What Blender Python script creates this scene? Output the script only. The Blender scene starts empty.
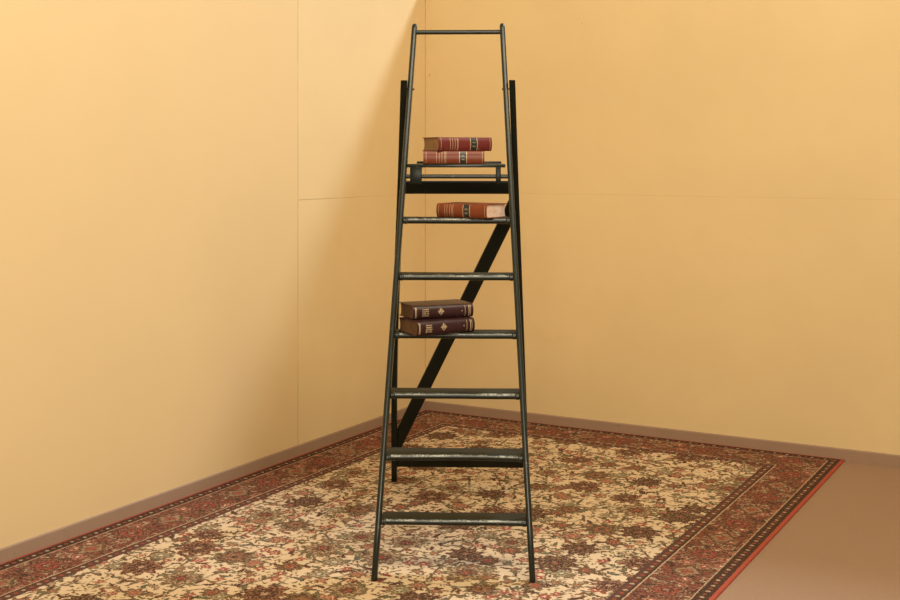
import bpy, bmesh, math, random
from mathutils import Vector, Matrix
random.seed(7)
PI = math.pi
scene = bpy.context.scene
COL = scene.collection

# ------------------------------------------------------------------ helpers
def link(o, parent=None):
    COL.objects.link(o)
    if parent is not None:
        o.parent = parent
    return o

def obj(name, bm, mat, parent=None, smooth=True):
    me = bpy.data.meshes.new(name)
    bmesh.ops.recalc_face_normals(bm, faces=bm.faces)
    bm.to_mesh(me); bm.free()
    if smooth:
        for p in me.polygons: p.use_smooth = True
        try: me.set_sharp_from_angle(angle=math.radians(42))
        except Exception: pass
    o = bpy.data.objects.new(name, me)
    me.materials.append(mat)
    return link(o, parent)

def thing(name, label, cat, loc=(0, 0, 0), rz=0, group=None):
    o = bpy.data.objects.new(name, None)
    o.empty_display_size = .1
    link(o); o.location = loc; o.rotation_euler = (0, 0, rz)
    o['label'] = label; o['category'] = cat
    if group: o['group'] = group
    return o

def rings(bm, rs, cap=True):
    """skin a list of equal-length vertex rings"""
    vs = [[bm.verts.new(p) for p in r] for r in rs]
    n = len(vs[0])
    for a, b in zip(vs[:-1], vs[1:]):
        for i in range(n):
            bm.faces.new((a[i], a[(i+1) % n], b[(i+1) % n], b[i]))
    if cap:
        bm.faces.new(vs[0][::-1]); bm.faces.new(vs[-1])
    return vs

def rrect(w, d, r, k=4):
    """rounded rectangle outline centred on the origin"""
    pts = []
    r = min(r, w*.499, d*.499)
    for cx, cy, a0 in ((w/2-r, d/2-r, 0), (-w/2+r, d/2-r, 90), (-w/2+r, -d/2+r, 180), (w/2-r, -d/2+r, 270)):
        for i in range(k+1):
            a = math.radians(a0 + 90*i/k)
            pts.append((cx + r*math.cos(a), cy + r*math.sin(a)))
    return pts

def box(bm, x0, x1, y0, y1, z0, z1, r=0.0):
    prof = rrect(x1-x0, y1-y0, r, 3) if r > 0 else [((x1-x0)/2, (y1-y0)/2), (-(x1-x0)/2, (y1-y0)/2), (-(x1-x0)/2, -(y1-y0)/2), ((x1-x0)/2, -(y1-y0)/2)]
    cx, cy = (x0+x1)/2, (y0+y1)/2
    if r > 0:
        rs = []
        sx = lambda e: (1-2*e/(x1-x0)); sy = lambda e: (1-2*e/(y1-y0))
        e = r*.6
        for z, ee in ((z0, e), (z0+e*.4, e*.25), (z0+e, 0), (z1-e, 0), (z1-e*.4, e*.25), (z1, e)):
            rs.append([(cx+p[0]*sx(ee), cy+p[1]*sy(ee), z) for p in prof])
    else:
        rs = [[(cx+p[0], cy+p[1], z) for p in prof] for z in (z0, z1)]
    rings(bm, rs)

def cyl(bm, p, q, rad, n=16, bev=.25):
    p, q = Vector(p), Vector(q)
    d = (q-p); L = d.length; d.normalize()
    a = d.orthogonal().normalized(); b = d.cross(a)
    rs = []
    e = rad*bev
    for t, rr in ((0, rad-e), (e, rad), (L-e, rad), (L, rad-e)):
        rs.append([p + d*t + (a*math.cos(2*PI*i/n) + b*math.sin(2*PI*i/n))*rr for i in range(n)])
    rings(bm, rs)

def bar(bm, p, q, width, thick, nrm, r=.003, plumb=False):
    """board from p to q; `width` in the plane normal to nrm, `thick` along nrm"""
    p, q = Vector(p), Vector(q)
    d = (q-p).normalized(); n = Vector(nrm); n = (n - d*n.dot(d)).normalized(); s = d.cross(n)
    pr = rrect(width, thick, r, 3)
    cut = (lambda a: d*(-s.x*a/d.x)) if plumb else (lambda a: d*0)
    rings(bm, [[c + s*a + n*b + cut(a) for a, b in pr] for c in (p, q)])

# ------------------------------------------------------------------ node helper
class N:
    def __init__(self, name):
        self.m = bpy.data.materials.new(name); self.m.use_nodes = True
        self.t = self.m.node_tree; self.t.nodes.clear()
        self.out = self.t.nodes.new('ShaderNodeOutputMaterial')
        self.b = self.t.nodes.new('ShaderNodeBsdfPrincipled')
        self.t.links.new(self.b.outputs[0], self.out.inputs[0])
    def put(self, s, v):
        if hasattr(v, 'is_output'): self.t.links.new(v, s)
        else:
            if s.type == 'RGBA' and len(v) == 3: v = (*v, 1)
            s.default_value = v
    def node(self, typ, **kw):
        n = self.t.nodes.new(typ)
        for k, v in kw.items(): setattr(n, k, v)
        return n
    def M(self, op, a, b=None, c=None):
        n = self.node('ShaderNodeMath', operation=op)
        for i, v in enumerate((a, b, c)):
            if v is not None: self.put(n.inputs[i], v)
        return n.outputs[0]
    def V(self, op, a, b=None, out=0, scale=None):
        n = self.node('ShaderNodeVectorMath', operation=op)
        self.put(n.inputs[0], a)
        if b is not None: self.put(n.inputs[1], b)
        if scale is not None: self.put(n.inputs['Scale'], scale)
        return n.outputs[out]
    def coord(self): return self.node('ShaderNodeTexCoord').outputs['Object']
    def sep(self, v):
        n = self.node('ShaderNodeSeparateXYZ'); self.put(n.inputs[0], v); return n.outputs
    def sepc(self, v):
        n = self.node('ShaderNodeSeparateColor'); self.put(n.inputs[0], v); return n.outputs
    def comb(self, x, y, z=0.0):
        n = self.node('ShaderNodeCombineXYZ')
        for i, v in enumerate((x, y, z)): self.put(n.inputs[i], v)
        return n.outputs[0]
    def noise(self, co, scale, detail=2, rough=.5, col=False):
        n = self.node('ShaderNodeTexNoise'); self.put(n.inputs['Vector'], co)
        n.inputs['Scale'].default_value = scale; n.inputs['Detail'].default_value = detail; n.inputs['Roughness'].default_value = rough
        return n.outputs['Color' if col else 0]
    def ss(self, v, a, b, lo=0.0, hi=1.0):
        n = self.node('ShaderNodeMapRange', interpolation_type='SMOOTHSTEP')
        self.put(n.inputs[0], v); self.put(n.inputs[1], a); self.put(n.inputs[2], b); self.put(n.inputs[3], lo); self.put(n.inputs[4], hi)
        return n.outputs[0]
    def mix(self, f, a, b):
        n = self.node('ShaderNodeMix', data_type='RGBA')
        self.put(n.inputs[0], f); self.put(n.inputs[6], a); self.put(n.inputs[7], b)
        return n.outputs[2]
    def ramp(self, f, stops, const=False):
        n = self.node('ShaderNodeValToRGB'); self.put(n.inputs[0], f)
        e = n.color_ramp.elements
        if const: n.color_ramp.interpolation = 'CONSTANT'
        while len(e) < len(stops): e.new(.5)
        for i, (p, c) in enumerate(stops): e[i].position = p; e[i].color = (*c, 1)
        return n.outputs[0]
    def bump(self, h, strength=.3, dist=.002):
        n = self.node('ShaderNodeBump'); self.put(n.inputs['Height'], h)
        n.inputs['Strength'].default_value = strength; n.inputs['Distance'].default_value = dist
        self.t.links.new(n.outputs[0], self.b.inputs['Normal'])
    def base(self, c, rough=.5, spec=.5):
        self.put(self.b.inputs['Base Color'], c); self.put(self.b.inputs['Roughness'], rough)
        self.put(self.b.inputs['Specular IOR Level'], spec)
        return self.m

def lin(r, g, b):
    f = lambda c: (c/255/12.92) if c/255 <= .04045 else ((c/255+.055)/1.055)**2.4
    return (f(r), f(g), f(b))

# ------------------------------------------------------------------ camera frame
F = 1212.0; H = 1.591; HOR = 155.0
cam = bpy.data.cameras.new('camera'); co = bpy.data.objects.new('camera', cam); link(co)
cam.sensor_width = 36; cam.lens = F/900*36
co.location = (0, 0, H); co.rotation_euler = (PI/2, 0, 0)
cam.shift_y = -(300-HOR)/900
cam.clip_end = 60
scene.camera = co

# room frame: origin in the corner on the rug's level, x along the right-hand wall, y receding along the left-hand wall
CORNER = Vector((-.154, 7.59, 0)); RROT = math.atan2(-.4893, .8721)
RM = Matrix.Translation(CORNER) @ Matrix.Rotation(RROT, 4, 'Z')
def room(o):
    o.location = CORNER; o.rotation_euler = (0, 0, RROT); return o
def structure(o): o['kind'] = 'structure'; return o
RUG = .010

# ------------------------------------------------------------------ setting materials
WALLC = (.765, .568, .288)
def wall_mat(name, side):
    n = N(name); co_ = n.coord(); x, y, z = n.sep(co_)
    big = n.noise(co_, 1.3, 3, .55); mid = n.noise(co_, 7, 3, .6)
    c = n.mix(n.ss(big, .35, .7), WALLC, tuple(k*.955 for k in WALLC))
    c = n.mix(n.M('MULTIPLY', n.ss(mid, .45, .75), .35), c, tuple(k*m for k, m in zip(WALLC, (.96, .94, .9))))
    wob = n.M('MULTIPLY', n.M('SUBTRACT', n.noise(co_, 3, 2), .5), .004)
    def line(v, at, w):
        return n.ss(n.M('ABSOLUTE', n.M('ADD', n.M('SUBTRACT', v, at), wob)), w*.35, w, 1, 0)
    brk = n.ss(n.noise(co_, 5, 2), .3, .6, .35, 1)
    if side == 'left':
        # vertical joint and horizontal joint between boards, hairline in the corner
        a = line(y, -1.333, .0035)
        b = n.M('MULTIPLY', line(z, 1.352, .003), n.ss(y, -1.337, -1.333))
        fade = n.ss(y, -1.0, -.62, 1, .2)
        b = n.M('MULTIPLY', b, fade)
        k = n.M('MULTIPLY', n.M('MAXIMUM', a, b), brk)
        k = n.M('MAXIMUM', k, n.M('MULTIPLY', line(y, 0.0, .008), .55))
        c = n.mix(n.M('MULTIPLY', n.ss(y, -1.337, -1.333, 1, 0), .5), c, tuple(q*m for q, m in zip(WALLC, (.94, .9, .86))))
        c = n.mix(n.M('MULTIPLY', k, .6), c, (.33, .19, .07))
    else:
        b = n.M('MULTIPLY', line(z, 1.362, .004), n.M('MULTIPLY', brk, .15))
        c = n.mix(b, c, (.35, .2, .08))
        spots = None
        for px, pz, r in ((1.06, 2.36, .007), (1.055, 2.27, .004), (.03, 2.09, .012), (.005, 2.02, .006)):
            d = n.V('DISTANCE', n.comb(n.M('MULTIPLY', x, 1.8), z, 0.0), (px*1.8, pz, 0), out=1)
            s = n.ss(d, r*.3, r, .6, 0)
            spots = s if spots is None else n.M('MAXIMUM', spots, s)
        c = n.mix(spots, c, (.36, .16, .05))
    n.bump(n.noise(co_, 160, 3, .6), .12, .001)
    return n.base(c, .62, .25)

n = N('baseboard_vinyl'); co_ = n.coord()
c = n.mix(n.noise(co_, 9, 3), (.320, .205, .128), (.365, .235, .148))
scuff = n.ss(n.noise(co_, 60, 1), .76, .8)
BASEB = n.base(n.mix(n.M('MULTIPLY', scuff, .6), c, (.06, .03, .015)), .55, .3)
n = N('floor_carpet_tan'); co_ = n.coord()
n.bump(n.noise(co_, 500, 2), .5, .003)
FLOORM = n.base(n.mix(n.noise(co_, 260, 2), (.27, .165, .095), (.38, .24, .145)), .95, .1)

# ------------------------------------------------------------------ walls, floor
bm = bmesh.new(); box(bm, -.12, 0, -6.2, .12, -RUG, 3.4)
structure(room(obj('wall_left', bm, wall_mat('painted_board_left', 'left'), smooth=False)))
TOPZ = 2.70
bm = bmesh.new(); box(bm, .001, 5.2, 0, .10, -RUG, TOPZ)
structure(room(obj('wall_right', bm, wall_mat('painted_board_right', 'right'), smooth=False)))
bm = bmesh.new(); box(bm, -.12, 6.5, -9.5, .14, -.11, -RUG)
structure(room(obj('floor', bm, FLOORM, smooth=False)))
def board_profile(h, t):
    return [(0, 0), (t, 0), (t, h-.006), (t*.8, h-.002), (t*.35, h), (0, h)]
bm = bmesh.new(); pr = board_profile(.054+RUG, .008)
rings(bm, [[(a, y, b-RUG) for a, b in pr] for y in (-6.2, -.0005)])
structure(room(obj('baseboard_left', bm, BASEB, smooth=False)))
bm = bmesh.new()
rings(bm, [[(x, -a, b-RUG) for a, b in pr] for x in (.008, 5.2)])
structure(room(obj('baseboard_right', bm, BASEB, smooth=False)))

# ------------------------------------------------------------------ rug
RX0, RX1, RY0, RY1 = .009, 2.548, -.009, -3.95
def rug_mat():
    n = N('oriental_rug_wool'); P = n.coord()
    jit = n.V('SCALE', n.V('SUBTRACT', n.noise(P, 38, 2, .6, col=True), (.5, .5, .5)), scale=.022)
    jit2 = n.V('SCALE', n.V('SUBTRACT', n.noise(P, 120, 1, .5, col=True), (.5, .5, .5)), scale=.010)
    W = n.V('MULTIPLY', n.V('ADD', n.V('ADD', P, jit), jit2), (1, 1, 0))
    def cells(scale, rnd, off):
        v = n.node('ShaderNodeTexVoronoi', voronoi_dimensions='2D', feature='F1')
        Q = n.V('ADD', W, off)
        n.put(v.inputs['Vector'], Q); v.inputs['Scale'].default_value = scale; v.inputs['Randomness'].default_value = rnd
        d = n.V('SUBTRACT', Q, v.outputs['Position'])
        return n.sep(d), n.sepc(v.outputs['Color'])
    def edge(scale, rnd, off):
        v = n.node('ShaderNodeTexVoronoi', voronoi_dimensions='2D', feature='DISTANCE_TO_EDGE')
        n.put(v.inputs['Vector'], n.V('ADD', W, off)); v.inputs['Scale'].default_value = scale; v.inputs['Randomness'].default_value = rnd
        return v.outputs['Distance']
    def polar(d, rnd):
        r = n.M('SQRT', n.M('ADD', n.M('MULTIPLY', d[0], d[0]), n.M('MULTIPLY', d[1], d[1])))
        th = n.M('ADD', n.M('ARCTAN2', d[1], d[0]), n.M('MULTIPLY', rnd, 6.28))
        return r, th
    CREAM = (.70, .53, .325)
    cream = n.mix(n.noise(P, 5, 3), CREAM, (.62, .455, .27))
    DK = (.052, .024, .014); MAR = (.100, .034, .021); RED = (.290, .058, .034); RUST = (.250, .100, .050)
    OLV = (.155, .125, .058); GRN = (.120, .128, .076); BRN = (.145, .078, .036); SAL = (.36, .155, .092); TAN = (.42, .28, .16)
    SLATE = (.12, .14, .13)
    col = cream
    # fine sprigs
    def leaves(col, scale, off, a, b, keep, stops, edge_c):
        d, rc = cells(scale, .9, off)
        ang = n.M('MULTIPLY', rc[0], 6.28)
        cs, sn = n.M('COSINE', ang), n.M('SINE', ang)
        u = n.M('ADD', n.M('MULTIPLY', d[0], cs), n.M('MULTIPLY', d[1], sn))
        v = n.M('SUBTRACT', n.M('MULTIPLY', d[1], cs), n.M('MULTIPLY', d[0], sn))
        # bend the blade and let its rim be toothed
        v = n.M('ADD', v, n.M('MULTIPLY', n.M('MULTIPLY', u, u), 6.0))
        e = n.M('SQRT', n.M('ADD', n.M('POWER', n.M('DIVIDE', n.M('ABSOLUTE', u), a), 2), n.M('POWER', n.M('DIVIDE', n.M('ABSOLUTE', v), b), 2)))
        e = n.M('ADD', e, n.M('MULTIPLY', n.M('SINE', n.M('MULTIPLY', u, 420)), .14))
        k = n.M('MULTIPLY', n.ss(e, .86, 1.0, 1, 0), n.M('LESS_THAN', rc[1], keep))
        c = n.ramp(rc[2], stops, True)
        c = n.mix(n.ss(e, .55, .8), c, edge_c)
        return n.mix(k, col, c)
    # vine stems
    e1 = edge(4.4, .8, (.3, .1, 0)); brk = n.ss(n.noise(P, 14, 2), .40, .52)
    col = n.mix(n.M('MULTIPLY', n.ss(e1, .018, .034, 1, 0), brk), col, n.mix(n.noise(P, 9), MAR, GRN))
    e2 = edge(9.5, .9, (1.3, 4.1, 0)); brk2 = n.ss(n.noise(P, 19, 2), .47, .56)
    col = n.mix(n.M('MULTIPLY', n.ss(e2, .03, .055, 1, 0), brk2), col, n.mix(n.noise(P, 11), BRN, OLV))
    col = leaves(col, 42, (8.0, 3.0, 0), .011, .0042, .50, [(0, BRN), (.35, OLV), (.6, MAR), (.8, RUST)], BRN)
    col = leaves(col, 27, (.0, .0, 0), .016, .006, .48, [(0, OLV), (.3, BRN), (.5, RUST), (.66, GRN), (.85, MAR)], BRN)
    col = leaves(col, 17, (5.1, 2.2, 0), .027, .009, .42, [(0, MAR), (.25, OLV), (.5, RED), (.62, GRN), (.8, BRN)], DK)
    col = leaves(col, 12.5, (2.7, 9.2, 0), .036, .011, .38, [(0, GRN), (.3, OLV), (.55, MAR), (.75, TAN)], DK)
    def flowers(col, scale, rnd, off, R, keep, petals, amp, ringsets):
        d, rc = cells(scale, rnd, off)
        r, th = polar(d, rc[0])
        pet = n.M('COSINE', n.M('MULTIPLY', th, petals))
        size = n.M('MULTIPLY', n.M('ADD', .78, n.M('MULTIPLY', rc[1], .4)), R)
        q = n.M('DIVIDE', r, n.M('MULTIPLY', size, n.M('ADD', 1.0, n.M('MULTIPLY', pet, amp))))
        mott = n.M('MULTIPLY', n.M('SUBTRACT', n.noise(P, 85, 2), .5), .55)
        qq = n.M('ADD', q, mott)
        fl = n.ss(n.noise(P, 95, 2, .6), .56, .62)
        cs = [n.ramp(qq, st, True) for st in ringsets]
        c = cs[0]
        for i, cc in enumerate(cs[1:]):
            c = n.mix(n.M('GREATER_THAN', rc[2], (i+1)/len(cs)), c, cc)
        c = n.mix(n.M('MULTIPLY', fl, .42), c, cream)
        k = n.M('MULTIPLY', n.ss(n.M('ADD', q, n.M('MULTIPLY', mott, .9)), .93, 1.0, 1, 0), n.M('LESS_THAN', n.M('FRACT', n.M('MULTIPLY', rc[0], 7.31)), keep))
        return n.mix(k, col, c)
    SM = [[(0, CREAM), (.22, RED), (.7, SAL), (.88, MAR)],
          [(0, SAL), (.3, RUST), (.6, OLV), (.85, BRN)],
          [(0, RED), (.35, CREAM), (.5, RED), (.85, DK)]]
    MD = [[(0, RED), (.25, RUST), (.45, MAR), (.62, BRN), (.85, DK)],
          [(0, CREAM), (.18, GRN), (.42, TAN), (.6, OLV), (.86, BRN)],
          [(0, SAL), (.3, RED), (.5, TAN), (.62, BRN), (.86, MAR)]]
    LG = [[(0, RUST), (.14, MAR), (.3, DK), (.5, BRN), (.62, MAR), (.8, DK)],
          [(0, RED), (.16, MAR), (.34, BRN), (.55, TAN), (.68, BRN), (.84, OLV)],
          [(0, DK), (.2, RUST), (.4, BRN), (.55, MAR), (.78, OLV)],
          [(0, TAN), (.15, MAR), (.45, DK), (.62, RUST), (.76, MAR)]]
    col = flowers(col, 12.5, .85, (7.7, 1.9, 0), .024, .42, 5, .26, SM)
    col = flowers(col, 6.8, .8, (3.3, 6.4, 0),   .043, .42, 7, .22, MD)
    col = flowers(col, 3.7, .6, (.12, .2, 0), .078, .90, 9, .18, LG)
    # ---- border coordinates: distance in from the rug's edge, and distance along it
    x, y, z = n.sep(P)
    ex = n.M('MINIMUM', n.M('SUBTRACT', x, RX0), n.M('SUBTRACT', RX1, x))
    ey = n.M('MINIMUM', n.M('SUBTRACT', RY0, y), n.M('SUBTRACT', y, RY1))
    e = n.M('MINIMUM', ex, ey)
    onx = n.M('LESS_THAN', ex, ey)
    al = n.M('ADD', n.M('MULTIPLY', y, onx), n.M('MULTIPLY', x, n.M('SUBTRACT', 1.0, onx)))
    ew = n.M('ADD', e, n.M('MULTIPLY', n.M('SUBTRACT', n.noise(P, 60, 1), .5), .008))
    # main band: red ground crowded with rosettes, cartouches and leaves
    bc = n.mix(n.noise(P, 6, 2), (.22, .050, .028), (.13, .045, .026))
    def bleaves(c, *a): return leaves(c, *a)
    bc = leaves(bc, 24, (11.1, 3.3, 0), .021, .010, .85, [(0, DK), (.3, SAL), (.5, OLV), (.66, TAN), (.84, DK)], MAR)
    bc = leaves(bc, 15, (6.1, 8.3, 0), .03, .013, .7, [(0, TAN), (.2, DK), (.5, SAL), (.7, BRN), (.85, RED)], DK)
    BS = [[(0, CREAM), (.22, RED), (.62, SAL), (.85, DK)], [(0, RED), (.4, DK), (.6, TAN), (.85, DK)]]
    bc = flowers(bc, 11.5, .6, (1.7, 5.9, 0), .036, .7, 6, .2, BS)
    PER = .46
    ph = n.M('SUBTRACT', n.M('MODULO', n.M('ADD', al, 20.0), PER), PER/2)
    wv = n.sep(W)
    dx = n.M('ADD', ph, n.M('MULTIPLY', n.M('SUBTRACT', n.noise(P, 40, 1), .5), .02)); dy = n.M('SUBTRACT', ew, .178)
    rr = n.M('SQRT', n.M('ADD', n.M('MULTIPLY', dx, dx), n.M('MULTIPLY', dy, dy)))
    tt = n.M('ARCTAN2', dy, dx)
    q = n.M('DIVIDE', rr, n.M('MULTIPLY', .078, n.M('ADD', 1.0, n.M('MULTIPLY', n.M('COSINE', n.M('MULTIPLY', tt, 8)), .14))))
    bc = n.mix(n.ss(q, .95, 1.02, 1, 0), bc, n.ramp(n.M('ADD', q, n.M('MULTIPLY', n.M('SUBTRACT', n.noise(P, 85, 2), .5), .4)), [(0, SAL), (.16, MAR), (.34, (.27, .050, .030)), (.6, MAR), (.75, RUST), (.88, DK)], True))
    dx2 = n.M('SUBTRACT', n.M('ABSOLUTE', dx), PER/2)
    q2 = n.M('ADD', n.M('ABSOLUTE', n.M('DIVIDE', dx2, .085)), n.M('ABSOLUTE', n.M('DIVIDE', dy, .07)))
    bc = n.mix(n.ss(q2, .95, 1.0, 1, 0), bc, n.ramp(n.M('ADD', q2, n.M('MULTIPLY', n.M('SUBTRACT', n.noise(P, 70, 2), .5), .6)), [(0, RED), (.25, RUST), (.5, (.33, .20, .11)), (.7, BRN), (.9, DK)], True))
    # guard bands with little cream and red dots
    def dots(ph_, per, mid, c0, c1, c2):
        f = n.M('FRACT', n.M('DIVIDE', n.M('ADD', al, 20+ph_), per))
        f2 = n.M('FRACT', n.M('MULTIPLY', f, 2.0))
        dd = n.M('ADD', n.M('POWER', n.M('MULTIPLY', n.M('SUBTRACT', f2, .5), per/2), 2), n.M('POWER', n.M('SUBTRACT', ew, mid), 2))
        k = n.M('LESS_THAN', n.M('SQRT', dd), n.M('ADD', .0085, n.M('MULTIPLY', n.M('SUBTRACT', n.noise(P, 90, 1), .5), .012)))
        return n.mix(k, c0, n.mix(n.M('GREATER_THAN', f, .5), c1, c2))
    g1 = dots(0, .066, .043, DK, (.40, .26, .15), (.24, .06, .035))
    g2 = dots(.02, .072, .311, (.09, .04, .026), (.42, .28, .165), RED)
    bd = n.mix(n.M('MULTIPLY', n.ss(n.noise(P, 75, 2, .65), .50, .60), .65), bc, DK)
    bd = n.mix(n.M('MULTIPLY', n.ss(n.noise(n.V('ADD', P, (3, 1, 0)), 85, 2, .6), .56, .63), .5), bd, TAN)
    def band(a, b, c, under):
        k = n.M('MULTIPLY', n.M('GREATER_THAN', ew, a), n.M('LESS_THAN', ew, b))
        return n.mix(k, under, c)
    bd = band(-1, .016, (.36, .066, .036), bd)
    bd = band(.016, .026, DK, bd)
    bd = band(.026, .060, g1, bd)
    bd = band(.060, .070, DK, bd)
    bd = band(.070, .076, (.40, .25, .14), bd)
    bd = band(.282, .288, (.46, .31, .18), bd)
    bd = band(.288, .296, DK, bd)
    bd = band(.296, .326, g2, bd)
    bd = band(.326, .337, (.09, .04, .03), bd)
    col = n.mix(n.M('LESS_THAN', ew, .337), col, bd)
    # knot speckle
    sp = n.noise(P, 210, 2, .6)
    col = n.mix(n.M('MULTIPLY', n.ss(sp, .5, .72), .30), col, (.30, .16, .075))
    col = n.mix(n.M('MULTIPLY', n.ss(sp, .28, .45, 1, 0), .22), col, (.80, .58, .33))
    n.bump(n.noise(P, 420, 2), .5, .0025)
    return n.base(col, .95, .08)
bm = bmesh.new()
NX, NY = 52, 80
def rugz(i, j):
    return 0.0
e = .006
xs = [RX0, RX0+e*.3] + [RX0+e+(RX1-RX0-2*e)*i/NX for i in range(NX+1)] + [RX1-e*.3, RX1]
ys = [RY1, RY1+e*.3] + [RY1+e+(RY0-RY1-2*e)*i/NY for i in range(NY+1)] + [RY0-e*.3, RY0]
def rz(x, y):
    d = min(x-RX0, RX1-x, RY0-y, y-RY1)
    t = max(0, min(1, d/e)); return -.0045*(1-math.sqrt(max(0, 1-(1-t)**2)))
grid = [[bm.verts.new((x, y, rz(x, y))) for y in ys] for x in xs]
for i in range(len(xs)-1):
    for j in range(len(ys)-1):
        bm.faces.new((grid[i][j], grid[i+1][j], grid[i+1][j+1], grid[i][j+1]))
low = {}
rim = [(i, 0) for i in range(len(xs))] + [(len(xs)-1, j) for j in range(1, len(ys))] + [(i, len(ys)-1) for i in range(len(xs)-2, -1, -1)] + [(0, j) for j in range(len(ys)-2, 0, -1)]
lv = [bm.verts.new((xs[i], ys[j], -RUG)) for i, j in rim]
for k in range(len(rim)):
    a, b = rim[k], rim[(k+1) % len(rim)]
    bm.faces.new((grid[a[0]][a[1]], lv[k], lv[(k+1) % len(rim)], grid[b[0]][b[1]]))
bm.faces.new(lv)
rug = room(obj('oriental_rug', bm, rug_mat()))
rug['label'] = 'cream oriental rug with floral field and rust red border under the ladder'; rug['category'] = 'rug'

# ------------------------------------------------------------------ ladder
def paint(name, seed, wear=1.0, dark=1.0, spec=.36):
    n = N(name); P = n.V('ADD', n.coord(), (seed, seed*.7, 0))
    base = n.mix(n.noise(P, 6, 3), tuple(dark*k for k in (.0080, .0120, .0070)), tuple(dark*k for k in (.0135, .0170, .0095)))
    geo = n.node('ShaderNodeNewGeometry')
    chips = n.ss(n.noise(P, 70, 4, .7), .60, .68)
    chip2 = n.ss(n.noise(P, 16, 3, .6), .50, .66)
    bev = n.node('ShaderNodeBevel', samples=4); bev.inputs['Radius'].default_value = .006
    dt = n.V('DOT_PRODUCT', bev.outputs[0], geo.outputs['Normal'], out=1)
    edge = n.ss(dt, .93, .995, 1, 0)
    k = n.M('MULTIPLY', n.M('MULTIPLY', chips, chip2), .55*wear)
    k = n.M('MAXIMUM', k, n.M('MULTIPLY', n.M('MULTIPLY', edge, n.ss(n.noise(P, 30, 3, .65), .46, .62)), .55*wear))
    c = n.mix(k, base, (.20, .20, .155))
    n.bump(n.noise(P, 30, 2), .05, .002)
    rough = n.M('ADD', .27, n.M('MULTIPLY', n.noise(P, 12, 3), .16))
    n.b.inputs['Coat Weight'].default_value = .22 if spec > .3 else 0; n.b.inputs['Coat Roughness'].default_value = .2
    return n.base(c, rough, spec)
PAINT = paint('dark_green_gloss_paint', 1.3)
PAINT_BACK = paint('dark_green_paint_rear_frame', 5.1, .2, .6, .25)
n = N('scuffed_tread_top'); P_ = n.coord()
TREADTOP = n.base(n.mix(n.noise(P_, 18, 4, .65), (.016, .0165, .0085), (.034, .031, .016)), .62, .12)
n = N('worn_nosing_glint_paint'); P_ = n.coord(); nx, ny, nz = n.sep(P_)
st_ = n.noise(n.V('MULTIPLY', P_, (14, 60, 60)), 1.0, 4, .65)
fine = n.noise(P_, 130, 3, .7)
k_ = n.M('MULTIPLY', n.ss(st_, .40, .62), n.ss(fine, .38, .56))
cc = n.mix(n.M('MULTIPLY', k_, .9), n.mix(n.noise(P_, 9, 2), (.03, .034, .024), (.06, .064, .05)), (.46, .46, .38))  # pale streaks: worn chips, with the nosing's glints painted in too
n.b.inputs['Coat Weight'].default_value = .5; n.b.inputs['Coat Roughness'].default_value = .15
NOSING = n.base(cc, .3, .5)
n = N('rusty_bolt_steel'); BOLT = n.base(n.mix(n.noise(n.coord(), 90, 2), (.22, .07, .025), (.1, .045, .02)), .6)

LAD = (.0118, 4.526, 0); LROT = math.radians(-2.03)
lad = thing('step_ladder', 'tall narrow dark green wooden step ladder standing on the oriental rug', 'ladder', LAD, LROT)
LEAN = .3404
hw = lambda z: .2963 - .0483*z
SW, SD, SY = .0225, .050, .013          # stile width, depth, offset behind the nosing line
TOP = 2.163
for s in (-1, 1):
    bm = bmesh.new(); rs = []
    lv_ = [(0, .90), (.004, 1.0)] + [(TOP*i/12, 1.0) for i in range(1, 12)] + [(TOP-.020, 1.0), (TOP-.010, .93), (TOP-.003, .68), (TOP, .32)]
    for z, k in lv_:
        rs.append([(s*hw(z) - (.0018*z if s > 0 else 0) + a*(k if z > 1 else max(k, .9)), LEAN*z + SY + b*k, z) for a, b in rrect(SW, SD, .0098, 5)])
    rings(bm, rs); obj('stile', bm, PAINT, lad)

def tread_profile(depth, th):
    """(y, z) outline, rounded nose at y=0"""
    pts = []; r = th/2
    for i in range(9):
        a = PI/2 + PI*i/8
        pts.append((r*1.05 + r*1.05*math.cos(a), r*math.sin(a)))
    pts += [(depth-.004, -r), (depth, -r+.003), (depth, r-.003), (depth-.004, r)]
    return pts
ZT = [.2032 + .225*k for k in range(6)]
DEP = [.104, .128, .112, .108, .106, .106]
TH = .0245
def treadtop(k): return ZT[k] + .0045
for k in range(6):
    zc = treadtop(k) - TH/2; w = hw(ZT[k]) - SW/2 + .002
    bm = bmesh.new(); rs = []
    m = 24
    pr = tread_profile(DEP[k], TH)
    for i in range(m+1):
        t = -1 + 2*i/m
        sag = -.0006*(1-t*t)
        worn = (.016 if k == 1 else .003)*(1-t*t) + .0012*math.sin(5*t+k)
        rs.append([(t*w, LEAN*ZT[k] - .002 + y + (worn if y < .03 else 0), zc + z + sag) for y, z in pr])
    rings(bm, rs); tr = obj('tread', bm, PAINT, lad)
    tr.data.materials.append(TREADTOP); tr.data.materials.append(NOSING)
    for f in tr.data.polygons:
        if f.normal.z > .97: f.material_index = 1
        elif f.normal.z > .50 and f.normal.y < -.3: f.material_index = 2
    for s in (-1, 1):
        bm = bmesh.new(); x1 = s*(w-.001); x0 = s*(w-.021)
        cyl(bm, (x0, LEAN*ZT[k]+.0075, zc), (x1, LEAN*ZT[k]+.0075, zc), .0135, 16, .3)
        obj('end_lug', bm, PAINT, tr)
# handrail across the top
z = 2.124
bm = bmesh.new(); cyl(bm, (-hw(z), LEAN*z+SY, z), (hw(z), LEAN*z+SY, z), .0098, 16, .05)
obj('handrail', bm, PAINT, lad)
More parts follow.
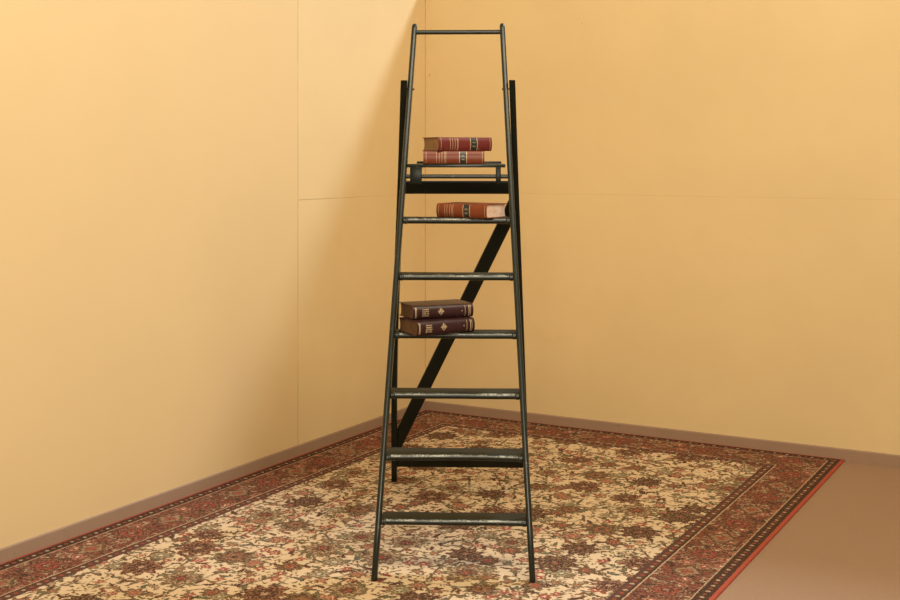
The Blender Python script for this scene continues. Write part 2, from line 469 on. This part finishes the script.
# rear frame
RP = 1.872; RYP = .637 + .006; SLP = .396
ry = lambda z: RYP + (RP-z)*SLP
LEFT = [(0, .333), (.37, .322), (.734, .3055), (1.1, .283), (1.5, .255), (1.908, .2300)]
RIGHT = [(0, .312), (.5, .2905), (1.0, .2685), (1.5, .2465), (1.908, .2297)]
def interp(tab, z):
    if z <= tab[0][0]: return tab[0][1]
    for (a, va), (b, vb) in zip(tab[:-1], tab[1:]):
        if z <= b: return va + (vb-va)*(z-a)/(b-a)
    return tab[-1][1]
def smooth_hw(tab, z): return sum(interp(tab, z+d) for d in (-.1, -.05, 0, .05, .1))/5
for s, tab in ((-1, LEFT), (1, RIGHT)):
    bm = bmesh.new(); rs = []
    for i in range(25):
        zz = 1.908*i/24; x = s*smooth_hw(tab, max(.1, min(1.8, zz)))
        if zz < .1: x = s*(smooth_hw(tab, .1) + (interp(tab, zz)-interp(tab, .1)))
        if zz > 1.8: x = s*(smooth_hw(tab, 1.8) + (interp(tab, zz)-interp(tab, 1.8)))
        rs.append([(x+a, ry(zz)+b, zz) for a, b in rrect(.026, .044, .003, 2)])
    rings(bm, rs); obj('rear_leg', bm, PAINT_BACK, lad)
    bm = bmesh.new()
    y = LEAN*RP + SY
    cyl(bm, (s*(hw(RP)-SW/2-.008), y-.002, RP), (s*(interp(tab, RP)+.014), y-.002, RP), .0035, 10)
    cyl(bm, (s*(hw(RP)-SW/2-.0065), y-.002, RP), (s*(hw(RP)-SW/2+.001), y-.002, RP), .0055, 6)
    obj('pivot_bolt', bm, BOLT, lad)
RN = Vector((0, 1, SLP)).normalized()   # normal of the rear frame's plane
def crossbar(z0, z1, yoff):
    zc = (z0+z1)/2
    bm = bmesh.new()
    bar(bm, (-interp(LEFT, zc), ry(zc)+yoff, zc), (interp(RIGHT, zc), ry(zc)+yoff, zc), z1-z0, .018, RN)
    return obj('rear_crossbar', bm, PAINT_BACK, lad)
crossbar(.078, .150, 0)
crossbar(1.420, 1.477, 0)
bm = bmesh.new(); zr, zl = 1.400, .178; off = .026
bar(bm, (interp(RIGHT, zr)+.004, ry(zr)+off, zr), (-interp(LEFT, zl)+.002, ry(zl)+off, zl), .060, .016, RN, plumb=True)
obj('diagonal_brace', bm, PAINT_BACK, lad)
# platform at the top, the rail that carries it, its two hook brackets
zr = 1.5015
bm = bmesh.new(); w = hw(zr)-SW/2+.002; yy = LEAN*zr
rings(bm, [[(x, yy+.018+a, zr+b) for a, b in rrect(.040, .017, .007, 4)] for x in (-w, w)])
obj('platform_rail', bm, PAINT, lad)
PZ = 1.5535; PT = .0145; PY0 = LEAN*PZ - .012
bm = bmesh.new()
out = []
prof = [(-.2095, 0), (.200, 0), (.200, .07), (.185, .085), (.185, .30), (-.185, .30), (-.185, .085), (-.2095, .07)]
bm2 = bmesh.new()
rings(bm2, [[(px, PY0+py, zz) for px, py in prof] for zz in (PZ-PT, PZ)])
bmesh.ops.bevel(bm2, geom=list(bm2.edges), offset=.003, segments=2, affect='EDGES', profile=.5)
bm.free()
plat = obj('platform', bm2, PAINT, lad)
bm = bmesh.new(); box(bm, -.185, .185, PY0+.255, PY0+.298, PZ-.001, PZ+.010, .003)
obj('back_batten', bm, PAINT, plat)
for x0, x1, zb in ((-.196, -.147, 1.470), (.160, .181, 1.471)):
    bm = bmesh.new(); y1 = LEAN*zr - .0025
    box(bm, x0, x1, y1-.006, y1, zb, PZ-PT+.001, .0025)
    box(bm, x0, x1, y1-.006, y1+.04, PZ-PT-.005, PZ-PT+.001, .002)
    obj('platform_bracket', bm, PAINT_BACK, lad)

# ------------------------------------------------------------------ books
def leather(name, c0, c1, rough=.38, scuff=(.35, .2, .1), sc=.5):
    n = N(name); P = n.coord()
    c = n.mix(n.noise(P, 14, 4, .6), c0, c1)
    c = n.mix(n.M('MULTIPLY', n.ss(n.noise(P, 45, 4, .7), .60, .72), sc), c, scuff)
    n.bump(n.noise(P, 300, 3), .2, .0008)
    return n.base(c, rough, .35)
def pages(name, c0, c1):
    n = N(name); P = n.coord(); x, y, z = n.sep(P)
    st = n.noise(n.V('MULTIPLY', P, (6, 6, 900)), 1.0, 2)
    c = n.mix(n.ss(st, .3, .7), c0, c1)
    c = n.mix(n.M('MULTIPLY', n.ss(n.noise(P, 25, 3), .5, .75), .5), c, tuple(k*.6 for k in c0))
    n.bump(st, .3, .0008)
    return n.base(c, .8, .2)
n = N('gold_tooling'); GOLD = n.base(n.mix(n.noise(n.coord(), 120, 2), (.42, .28, .14), (.66, .50, .31)), .45); n.b.inputs['Metallic'].default_value = .25
n = N('black_leather_label'); LABEL = n.base(n.mix(n.noise(n.coord(), 60, 2), (.012, .012, .012), (.03, .03, .026)), .35)

def spine_y(z, T, bulge):
    """outer spine surface (y at height z, z in 0..T)"""
    t = (z - T/2)/(T/2)
    return bulge*(abs(t)**2.6)
def patch(bm, x0, x1, z0, z1, T, bulge, lift=.0006, m=6):
    va = [(x0, spine_y(z0+(z1-z0)*i/m, T, bulge)-lift, z0+(z1-z0)*i/m) for i in range(m+1)]
    a = [bm.verts.new(p) for p in va]; b = [bm.verts.new((x1, p[1], p[2])) for p in va]
    c = [bm.verts.new((x0, p[1]+lift, p[2])) for p in va]; d = [bm.verts.new((x1, p[1]+lift, p[2])) for p in va]
    for i in range(m):
        bm.faces.new((a[i], a[i+1], b[i+1], b[i])); bm.faces.new((a[i], c[i], c[i+1], a[i+1])); bm.faces.new((b[i], b[i+1], d[i+1], d[i]))
    bm.faces.new((a[0], b[0], d[0], c[0])); bm.faces.new((a[m], c[m], d[m], b[m]))

def make_book(L, W, T, covers, page, bulge=.008, edge_sq=.004, ct=.0032, raised=()):
    """spine at y=0 facing -y, length along x from 0 to L, lying on its side"""
    bmc = bmesh.new()
    m = 14
    zs = [T*(1-math.cos(PI*i/m))/2 for i in range(m+1)]
    outer = [(W, 0), (.014, 0), (.010, .0005)] + [(spine_y(z, T, bulge), z) for z in zs[1:-1]] + [(.010, T-.0005), (.014, T), (W, T)]
    outer = [(W, 0), (.017, 0), (.0125, .0010)] + [(spine_y(z, T, bulge), max(.0006, min(T-.0006, z))) for z in zs] + [(.0125, T-.0010), (.017, T), (W, T)]
    inner = [(W, T-ct), (.013, T-ct)] + [(max(spine_y(z, T, bulge)+ct, ct), max(ct, min(T-ct, z))) for z in zs[::-1]] + [(.013, ct), (W, ct)]
    prof = outer + inner
    n_ = len(prof)
    rs = []
    for x, dx in ((0, .001), (.0012, 0), (L-.0012, 0), (L, .001)):
        rs.append([(x, y, z) for y, z in prof])
    vs = rings(bmc, rs, cap=False)
    # end caps as strips between outer and inner runs
    no, ni = len(outer), len(inner)
    for r, flip in ((vs[0], False), (vs[-1], True)):
        o_ = r[:no]; i_ = r[no:][::-1]
        # both run from lower board fore-edge to upper board fore-edge
        a, b = 0, 0
        while a < no-1 or b < ni-1:
            if b >= ni-1 or (a < no-1 and a/(no-1) <= b/(ni-1)):
                f = (o_[a], o_[a+1], i_[b]); a += 1
            else:
                f = (o_[a], i_[b+1], i_[b]); b += 1
            try: bmc.faces.new(f)
            except ValueError: pass
    # raised spine bands
    for xb in raised:
        hw_ = .0022
        va = []
        for x, lf in ((xb-hw_, 0), (xb-hw_*.5, .0013), (xb+hw_*.5, .0013), (xb+hw_, 0)):
            va.append([bmc.verts.new((x, spine_y(z, T, bulge)-lf, z)) for z in [T*.03+(T*.94)*i/10 for i in range(11)]])
        for p, q in zip(va[:-1], va[1:]):
            for i in range(10): bmc.faces.new((p[i], p[i+1], q[i+1], q[i]))
    bmp = bmesh.new()
    y0 = max(ct, .002)+.004
    pr = []
    k = 10
    for i in range(k+1):
        z = ct*.9 + (T-1.8*ct)*i/k; pr.append((max(y0, spine_y(z, T, bulge)+ct), z))
    for i in range(k, -1, -1):
        z = ct*.9 + (T-1.8*ct)*i/k; t = 2*i/k-1
        pr.append((W-edge_sq-.006*(1-t*t), z))
    rings(bmp, [[(x, y, z) for y, z in pr] for x in (edge_sq, L-edge_sq)])
    return bmc, bmp

def put_book(label, group, L, W, T, x, y, z, rz, lea, pag, deco, bulge=.008, tilt=(0, 0), raised=()):
    t = thing('leather_book', label, 'book', (x, y, z), rz, group)
    t.rotation_euler = (tilt[0], tilt[1], rz)
    c, p = make_book(L, W, T, lea, pag, bulge, raised=raised)
    cv = obj('cover', c, lea, t); obj('page_block', p, pag, t)
    deco(cv, L, T, bulge)
    return t

def law_deco(lines, label, glyphs):
    """gilt rules and a black title label on a calf law book"""
    def f(cv, L, T, b):
        for u, w in [(u, .0008) for u in lines] + [(.045, .0007), (.965, .0007), (label[0]-.0075, .0015), (label[1]+.0075, .0015)]:
            bm = bmesh.new(); patch(bm, u*L-w, u*L+w, T*.05, T*.95, T, b)
            obj('gilt_rule', bm, GOLD, cv)
        bm = bmesh.new(); patch(bm, label[0]*L, label[1]*L, T*.04, T*.96, T, b, .0008)
        lb = obj('title_label', bm, LABEL, cv)
        bm = bmesh.new(); rnd = random.Random(glyphs)
        wl = (label[1]-label[0])*L; xc = (label[0]+label[1])/2*L
        for zc, n_ in ((.34, 3), (.62, 3)):
            for i in range(n_):
                xx = xc + (i-(n_-1)/2)*wl*.17; h = T*rnd.uniform(.035, .06)
                patch(bm, xx-.0011, xx+.0011, T*zc-h, T*zc+h, T, b, .0012, 2)
        obj('gilt_lettering', bm, GOLD, cv)
    return f
def gilt_deco(seed):
    """maroon book: double rules at the ends, two lines of title, a spray ornament, small numeral"""
    def f(cv, L, T, b):
        rnd = random.Random(seed)
        for u, w in ((.035, .0015), (.052, .0008), (.925, .0016), (.95, .0009), (.86, .0008)):
            bm = bmesh.new(); patch(bm, u*L-w, u*L+w, T*.10, T*.90, T, b)
            obj('gilt_rule', bm, GOLD, cv)
        bm = bmesh.new()
        for j in range(4):                      # block of ornament near the head
            for i in range(5):
                xx = L*(.155+.022*i); zz = T*(.26+.15*j)
                w = rnd.uniform(.0010, .0021); h = T*rnd.uniform(.03, .055)
                patch(bm, xx-w, xx+w, zz-h, zz+h, T, b, .0007, 2)
                if rnd.random() < .6: patch(bm, xx-.0035, xx+.0035, zz+h*.6, zz+h*.6+T*.02, T, b, .0007, 2)
        obj('gilt_title', bm, GOLD, cv); bm = bmesh.new()
        cx = L*.455
        patch(bm, cx-L*.055, cx+L*.055, T*.49, T*.53, T, b, .0007, 2)      # spray: stem with leaves
        for dx, s, ln in ((-.035, 1, .10), (-.015, 1, .2), (.0, 1, .26), (.02, 1, .18), (.038, 1, .09), (-.025, -1, .12), (0, -1, .22), (.022, -1, .12)):
            xx = cx + dx*L
            z0, z1 = (T*.53, T*(.53+ln)) if s > 0 else (T*(.49-ln), T*.49)
            patch(bm, xx-.0016, xx+.0016, z0, z1, T, b, .0007, 2)
        obj('gilt_ornament', bm, GOLD, cv)
        bm = bmesh.new(); patch(bm, L*.80, L*.812, T*.47, T*.56, T, b, .0007, 2)
        obj('gilt_numeral', bm, GOLD, cv)
    return f

def lw(x, y):  # world point of a ladder-frame (x, y)
    c, s = math.cos(LROT), math.sin(LROT)
    return LAD[0]+x*c-y*s, LAD[1]+x*s+y*c

RED_L = leather('oxblood_red_leather', (.120, .017, .015), (.165, .026, .019), .36)
TAN_L = leather('red_brown_calf_leather', (.210, .045, .017), (.165, .034, .015), .36, (.32, .14, .07), .35)
ORG_L = leather('orange_brown_calf_leather', (.240, .052, .016), (.175, .037, .013), .38, (.32, .14, .06), .35)
DRK_L = leather('dark_maroon_leather', (.024, .0085, .0095), (.048, .015, .012), .36, (.16, .085, .04), .5)
PG_BROWN = pages('browned_page_edges', (.30, .165, .070), (.38, .215, .095))
PG_PALE = pages('pale_page_edges', (.70, .47, .33), (.80, .60, .45))
PG_OLD = pages('dark_page_edges', (.105, .056, .026), (.16, .088, .042))

def at(px, D): return (px-450)/F*D
G1 = 'calf leather law books at the top of the ladder'; G2 = 'maroon books on the middle tread'
# platform: lower and upper
put_book('red-brown leather book lying flat on the ladder platform, under the oxblood one', G1, .254, .16, .0535, at(423.3, 5.035), 5.035, PZ+.0006, math.radians(-1), TAN_L, PG_BROWN,
         law_deco((.215, .26, .305, .35, .37), (.60, .70), 3))
put_book('oxblood red leather book topmost on the ladder platform, browned page ends showing', G1, .252, .156, .0575, at(438.8, 5.02), 5.02, PZ+.0542, math.radians(27), RED_L, PG_BROWN,
         law_deco((.215, .26, .305, .345, .36), (.60, .71), 4))
# tread six: single book turned the other way
th = math.radians(-33)
L_ = .244; cx_, cy_ = at(486.3, 4.922), 4.922
put_book('orange-brown leather book lying alone on the top tread, pale page edges facing right', G1, L_, .163, .0570, cx_-L_*math.cos(th), cy_-L_*math.sin(th), treadtop(5), th, ORG_L, PG_PALE,
         law_deco((.17, .215, .27, .31, .335), (.545, .66), 5))
# tread four: two maroon books
put_book('dark maroon gilt book at the bottom of the pair on the middle tread', G2, .260, .165, .0560, -.1268, 4.722, treadtop(3)+.0005, math.radians(29.5), DRK_L, PG_OLD, gilt_deco(2), bulge=.011)
put_book('dark maroon gilt book on top of the pair on the middle tread', G2, .258, .162, .0540, -.1440, 4.778, treadtop(3)+.0569, math.radians(22.5), DRK_L, PG_OLD, gilt_deco(9), bulge=.011)

# ------------------------------------------------------------------ light
w = bpy.data.worlds.new('room_ambient'); scene.world = w; w.use_nodes = True
bg = w.node_tree.nodes['Background']; bg.inputs[0].default_value = (1.0, .86, .64, 1); bg.inputs[1].default_value = .31
def area(name, loc, target, sx, sy, power, colr):
    l = bpy.data.lights.new(name, 'AREA'); l.shape = 'RECTANGLE'; l.size = sx; l.size_y = sy; l.energy = power; l.color = colr
    o = bpy.data.objects.new(name, l); link(o); o.location = loc
    o.rotation_euler = (Vector(target)-Vector(loc)).to_track_quat('-Z', 'Y').to_euler(); return o
area('ceiling_softlight', (1.35, 2.3, 5.0), (.1, 6.4, .9), 4.6, 1.5, 250, (1.0, .87, .66))
area('glint_fill_light', (.1, .2, 2.0), (-.2, 5.5, .8), 1.3, .9, 66, (1.0, .90, .72))  # unseen lamp added for glints on the ladder and fill on the lower walls
# lamp in the hall behind the partition: it clears the partition's top and rakes down the left-hand wall
l = bpy.data.lights.new('hall_spotlight', 'SPOT'); l.energy = 2500; l.color = (.60, .72, .96); l.shadow_soft_size = .55
l.spot_size = math.radians(60); l.spot_blend = .6
o = bpy.data.objects.new('hall_spotlight', l); link(o)
lp = RM @ Vector((3.6, 3.6, TOPZ+1.37*3.6)); tg = RM @ Vector((0, -2.5, 1.0))
o.location = lp; o.rotation_euler = (tg-lp).to_track_quat('-Z', 'Y').to_euler()

vs_ = scene.view_settings
scene.display_settings.display_device = 'sRGB'
vs_.view_transform = 'Standard'; vs_.look = 'None'; vs_.exposure = 0; vs_.gamma = 1; vs_.use_curve_mapping = False
